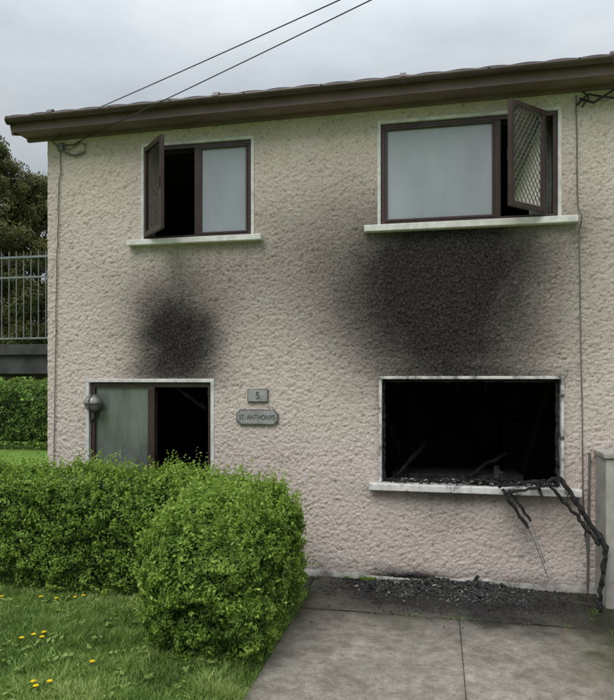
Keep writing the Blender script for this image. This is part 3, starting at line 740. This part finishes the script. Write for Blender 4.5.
def cam2w(r,f): return (r*.9794-f*.2018, r*.2018+f*.9794-6.6)
hedge('boundary_hedge',[(60000,(-26,10.2,.0),(-6.0,11.6,2.0),.4,['y0','z1','x1'])],.08,M_leafbg,0,.16)
def tree(name,x,y,H,rad,nclump,seed,z0=1.2):
    rs=np.random.RandomState(seed)
    b=MB(); b.tube([(x,y,-.05),(x+.05,y,1.2),(x-.05,y+.05,H*.5),(x,y,H*.85)],.26,10,.05)
    C=[]
    for i in range(nclump):
        t=rs.rand()**.75; z=z0+(H-.5-z0)*t; prof=math.sqrt(max(0,1-max(0,(t-.45)/.56)**2)); rr=rad*prof*(.45+.6*rs.rand())
        a=rs.rand()*2*math.pi; C.append((x+rr*math.cos(a),y+rr*math.sin(a),z))
        if i%6==0: b.tube([(x,y,max(.9,z-.9)),(x+rr*.5*math.cos(a),y+rr*.5*math.sin(a),z-.35),(C[-1])],.07,6,.015)
    tr=b.build(name,M_bark)
    C=np.array(C); k=250; P=np.repeat(C,k,0); d=rs.normal(size=P.shape); d/=np.linalg.norm(d,axis=1)[:,None]
    cr=np.repeat(rs.uniform(.3,.65,len(C)),k); P=P+d*(cr*rs.rand(len(P))**.4)[:,None]*np.array([1,1,.85])
    tint=np.repeat(rs.uniform(.1,.75,len(C)),k)+.3*d[:,2]+.2*rs.rand(len(P))
    leafmesh('foliage',P,d,np.full(len(P),.11),M_leaftree,tr,tint,.5)
for i,(r,f,H,rad) in enumerate(((-12.1,24.,11.5,1.9),(-10.9,26.,10.7,1.9),(-15.8,25,10.4,2.4),(-9.4,28,9.3,2.0))):
    x,y=cam2w(r,f); tree('conifer_tree',x,y,H,rad,250,100+i)
xs=np.linspace(-120,60,60); ys=np.linspace(34,140,30); A,B=np.meshgrid(xs,ys); H=-.05+np.clip((B-34)/100,0,1)**.8*16+.8*fbm(A,B,0,14,3)*np.clip((B-34)/10,0,1)
V=np.stack([A.ravel(),B.ravel(),H.ravel()],1); I=np.arange(A.size).reshape(A.shape)
F=np.stack([I[:-1,:-1],I[:-1,1:],I[1:,1:],I[1:,:-1]],-1).reshape(-1,4); np_mesh('hillside',V,F,M_ground,None,None,True)

# raised walkway with railing
dk=empty('raised_walkway'); y=.62; zt=2.05+.45
b=MB(); b.box(-11,-4.43,y,y+1.5,zt-.13,zt)
for i in range(11): b.box(-10.9+i*.64,-10.82+i*.64,y+.06,y+1.45,zt-.33,zt-.13)
b.box(-11,-4.43,y+.05,y+.13,zt-.37,zt-.131); b.box(-11,-4.43,y+1.37,y+1.45,zt-.40,zt-.131)
for x in (-10.8,-7.6): b.box(x,x+.14,y+.1,y+.24,-.03,zt-.13); b.box(x,x+.14,y+1.2,y+1.34,-.03,zt-.13)
b.build('deck_structure',M_deck,dk,.004)
b=MB()
for yy in (y+.03,y+1.45):
    b.box(-11,-4.45,yy-.02,yy+.02,zt+1.10,zt+1.125); b.box(-11,-4.45,yy-.015,yy+.015,zt+.07,zt+.09)
    if yy<1:
        for x in np.arange(-10.95,-4.5,.105): b.tube([(x,yy,zt+.09),(x,yy,zt+1.19)],.007,6,.006)
    for x in (-10.9,-8.8,-6.7,-4.72): b.box(x-.022,x+.022,yy-.022,yy+.022,zt,zt+1.18)
b.build('railing',M_steel,dk)

bw=empty('boundary_wall')
MB().box(1.47,1.68,-.43,-.03,-.03,1.34).build('pier',M_concwall,bw,.012)
MB().box(1.45,1.70,-.45,-.028,1.343,1.39).build('coping',M_concwall,bw,.01)
MB().box(1.76,1.92,-7.5,-.44,-.03,.55).build('low_wall',M_concwall,bw,.012)

def w3(r,f,u): x,y=cam2w(r,f); return Vector((x,y,2.05+u))
A1=w3(-2.36,6.98,2.93); D1=w3(.1015,5.0,2.97); E1=A1+(D1-A1)*4.4
A2=w3(-2.39,7.13,2.74); D2=w3(.35,5.0,2.97); E2=A2+(D2-A2)*4.1
oc=empty('overhead_cable')
for i,(a,e) in enumerate(((A1,E1),(A2,E2))):
    pts=[a.lerp(e,t/40)+Vector((0,0,-.10*4*(t/40)*(1-t/40))) for t in range(41)]
    MB().tube(pts,.0048,6).build('service_wire',M_cable,oc,0,True)
MB().tube([A1,A1+Vector((-.12,.03,-.06)),Vector((-4.3,-.06,4.78))],.005,6).build('wire_tail',M_cable,oc)
MB().tube([A2,Vector((-4.05,-.03,4.72)),Vector((-4.22,-.03,4.72))],.006,6).build('wire_tail_b',M_cable,oc)
ex=(E1+E2)/2
up=MB(); up.tube([(ex.x,ex.y+.1,-.03),(ex.x,ex.y+.1,6.5)],.13,14,.09); up.beam((ex.x-.5,ex.y+.1,5.2),(ex.x+.5,ex.y+.1,5.2),.08,.1); up.beam((ex.x,ex.y-.5,6.1),(ex.x,ex.y+.7,6.1),.08,.1); up.build('utility_pole',M_timberpole)

# ------------------------------------------------------------ light
w=bpy.data.worlds.new('World'); scene.world=w; w.use_nodes=True; nt=w.node_tree; nt.nodes.clear()
out=N(nt,'ShaderNodeOutputWorld'); bg=N(nt,'ShaderNodeBackground'); bg.inputs[1].default_value=.1
sky=N(nt,'ShaderNodeTexSky'); sky.sky_type='NISHITA'; sky.sun_disc=False; sky.sun_elevation=math.radians(52); sky.sun_rotation=math.radians(200)
tc=N(nt,'ShaderNodeTexCoord').outputs['Generated']
sx=N(nt,'ShaderNodeSeparateXYZ'); nt.links.new(tc,sx.inputs[0])
mp=N(nt,'ShaderNodeMapping'); nt.links.new(tc,mp.inputs[0]); mp.inputs['Scale'].default_value=(1,1,2.6)
cl=noise_node(nt,2.0,6,.55,mp.outputs[0])
cc=ramp(nt,cl,.32,(4.3,4.8,5.25),.64,(6.5,6.95,7.25))
zz=math_(nt,'MAXIMUM',sx.outputs[2],0.)
el=math_(nt,'ADD',math_(nt,'MULTIPLY',math_(nt,'MULTIPLY',zz,zz),3.3),.60)   # overcast: brighter to the zenith
cm=N(nt,'ShaderNodeVectorMath',operation='SCALE'); nt.links.new(cc,cm.inputs[0])
nt.links.new(el,cm.inputs['Scale'])
fin=mixc(nt,.93,sky.outputs[0],cm.outputs[0])
nt.links.new(fin,bg.inputs[0]); nt.links.new(bg.outputs[0],out.inputs[0])
sd=bpy.data.lights.new('sun','SUN'); sd.energy=1.5; sd.angle=math.radians(30); sd.color=(1,.965,.93)
so=link(bpy.data.objects.new('sun',sd)); 
az=math.radians(200); elv=math.radians(52); dirv=Vector((math.sin(az)*math.cos(elv),math.cos(az)*math.cos(elv),math.sin(elv)))
so.rotation_euler=dirv.to_track_quat('Z','Y').to_euler(); so.location=dirv*20

cd=bpy.data.cameras.new('camera'); cam=link(bpy.data.objects.new('camera',cd)); cam.location=(0,-6.6,2.05)
cam.rotation_euler=(math.radians(90),0,math.atan(.206)); cd.sensor_fit='HORIZONTAL'; cd.sensor_width=36; cd.lens=640/614*36; cd.shift_y=30/614; cd.clip_end=1000
scene.camera=cam
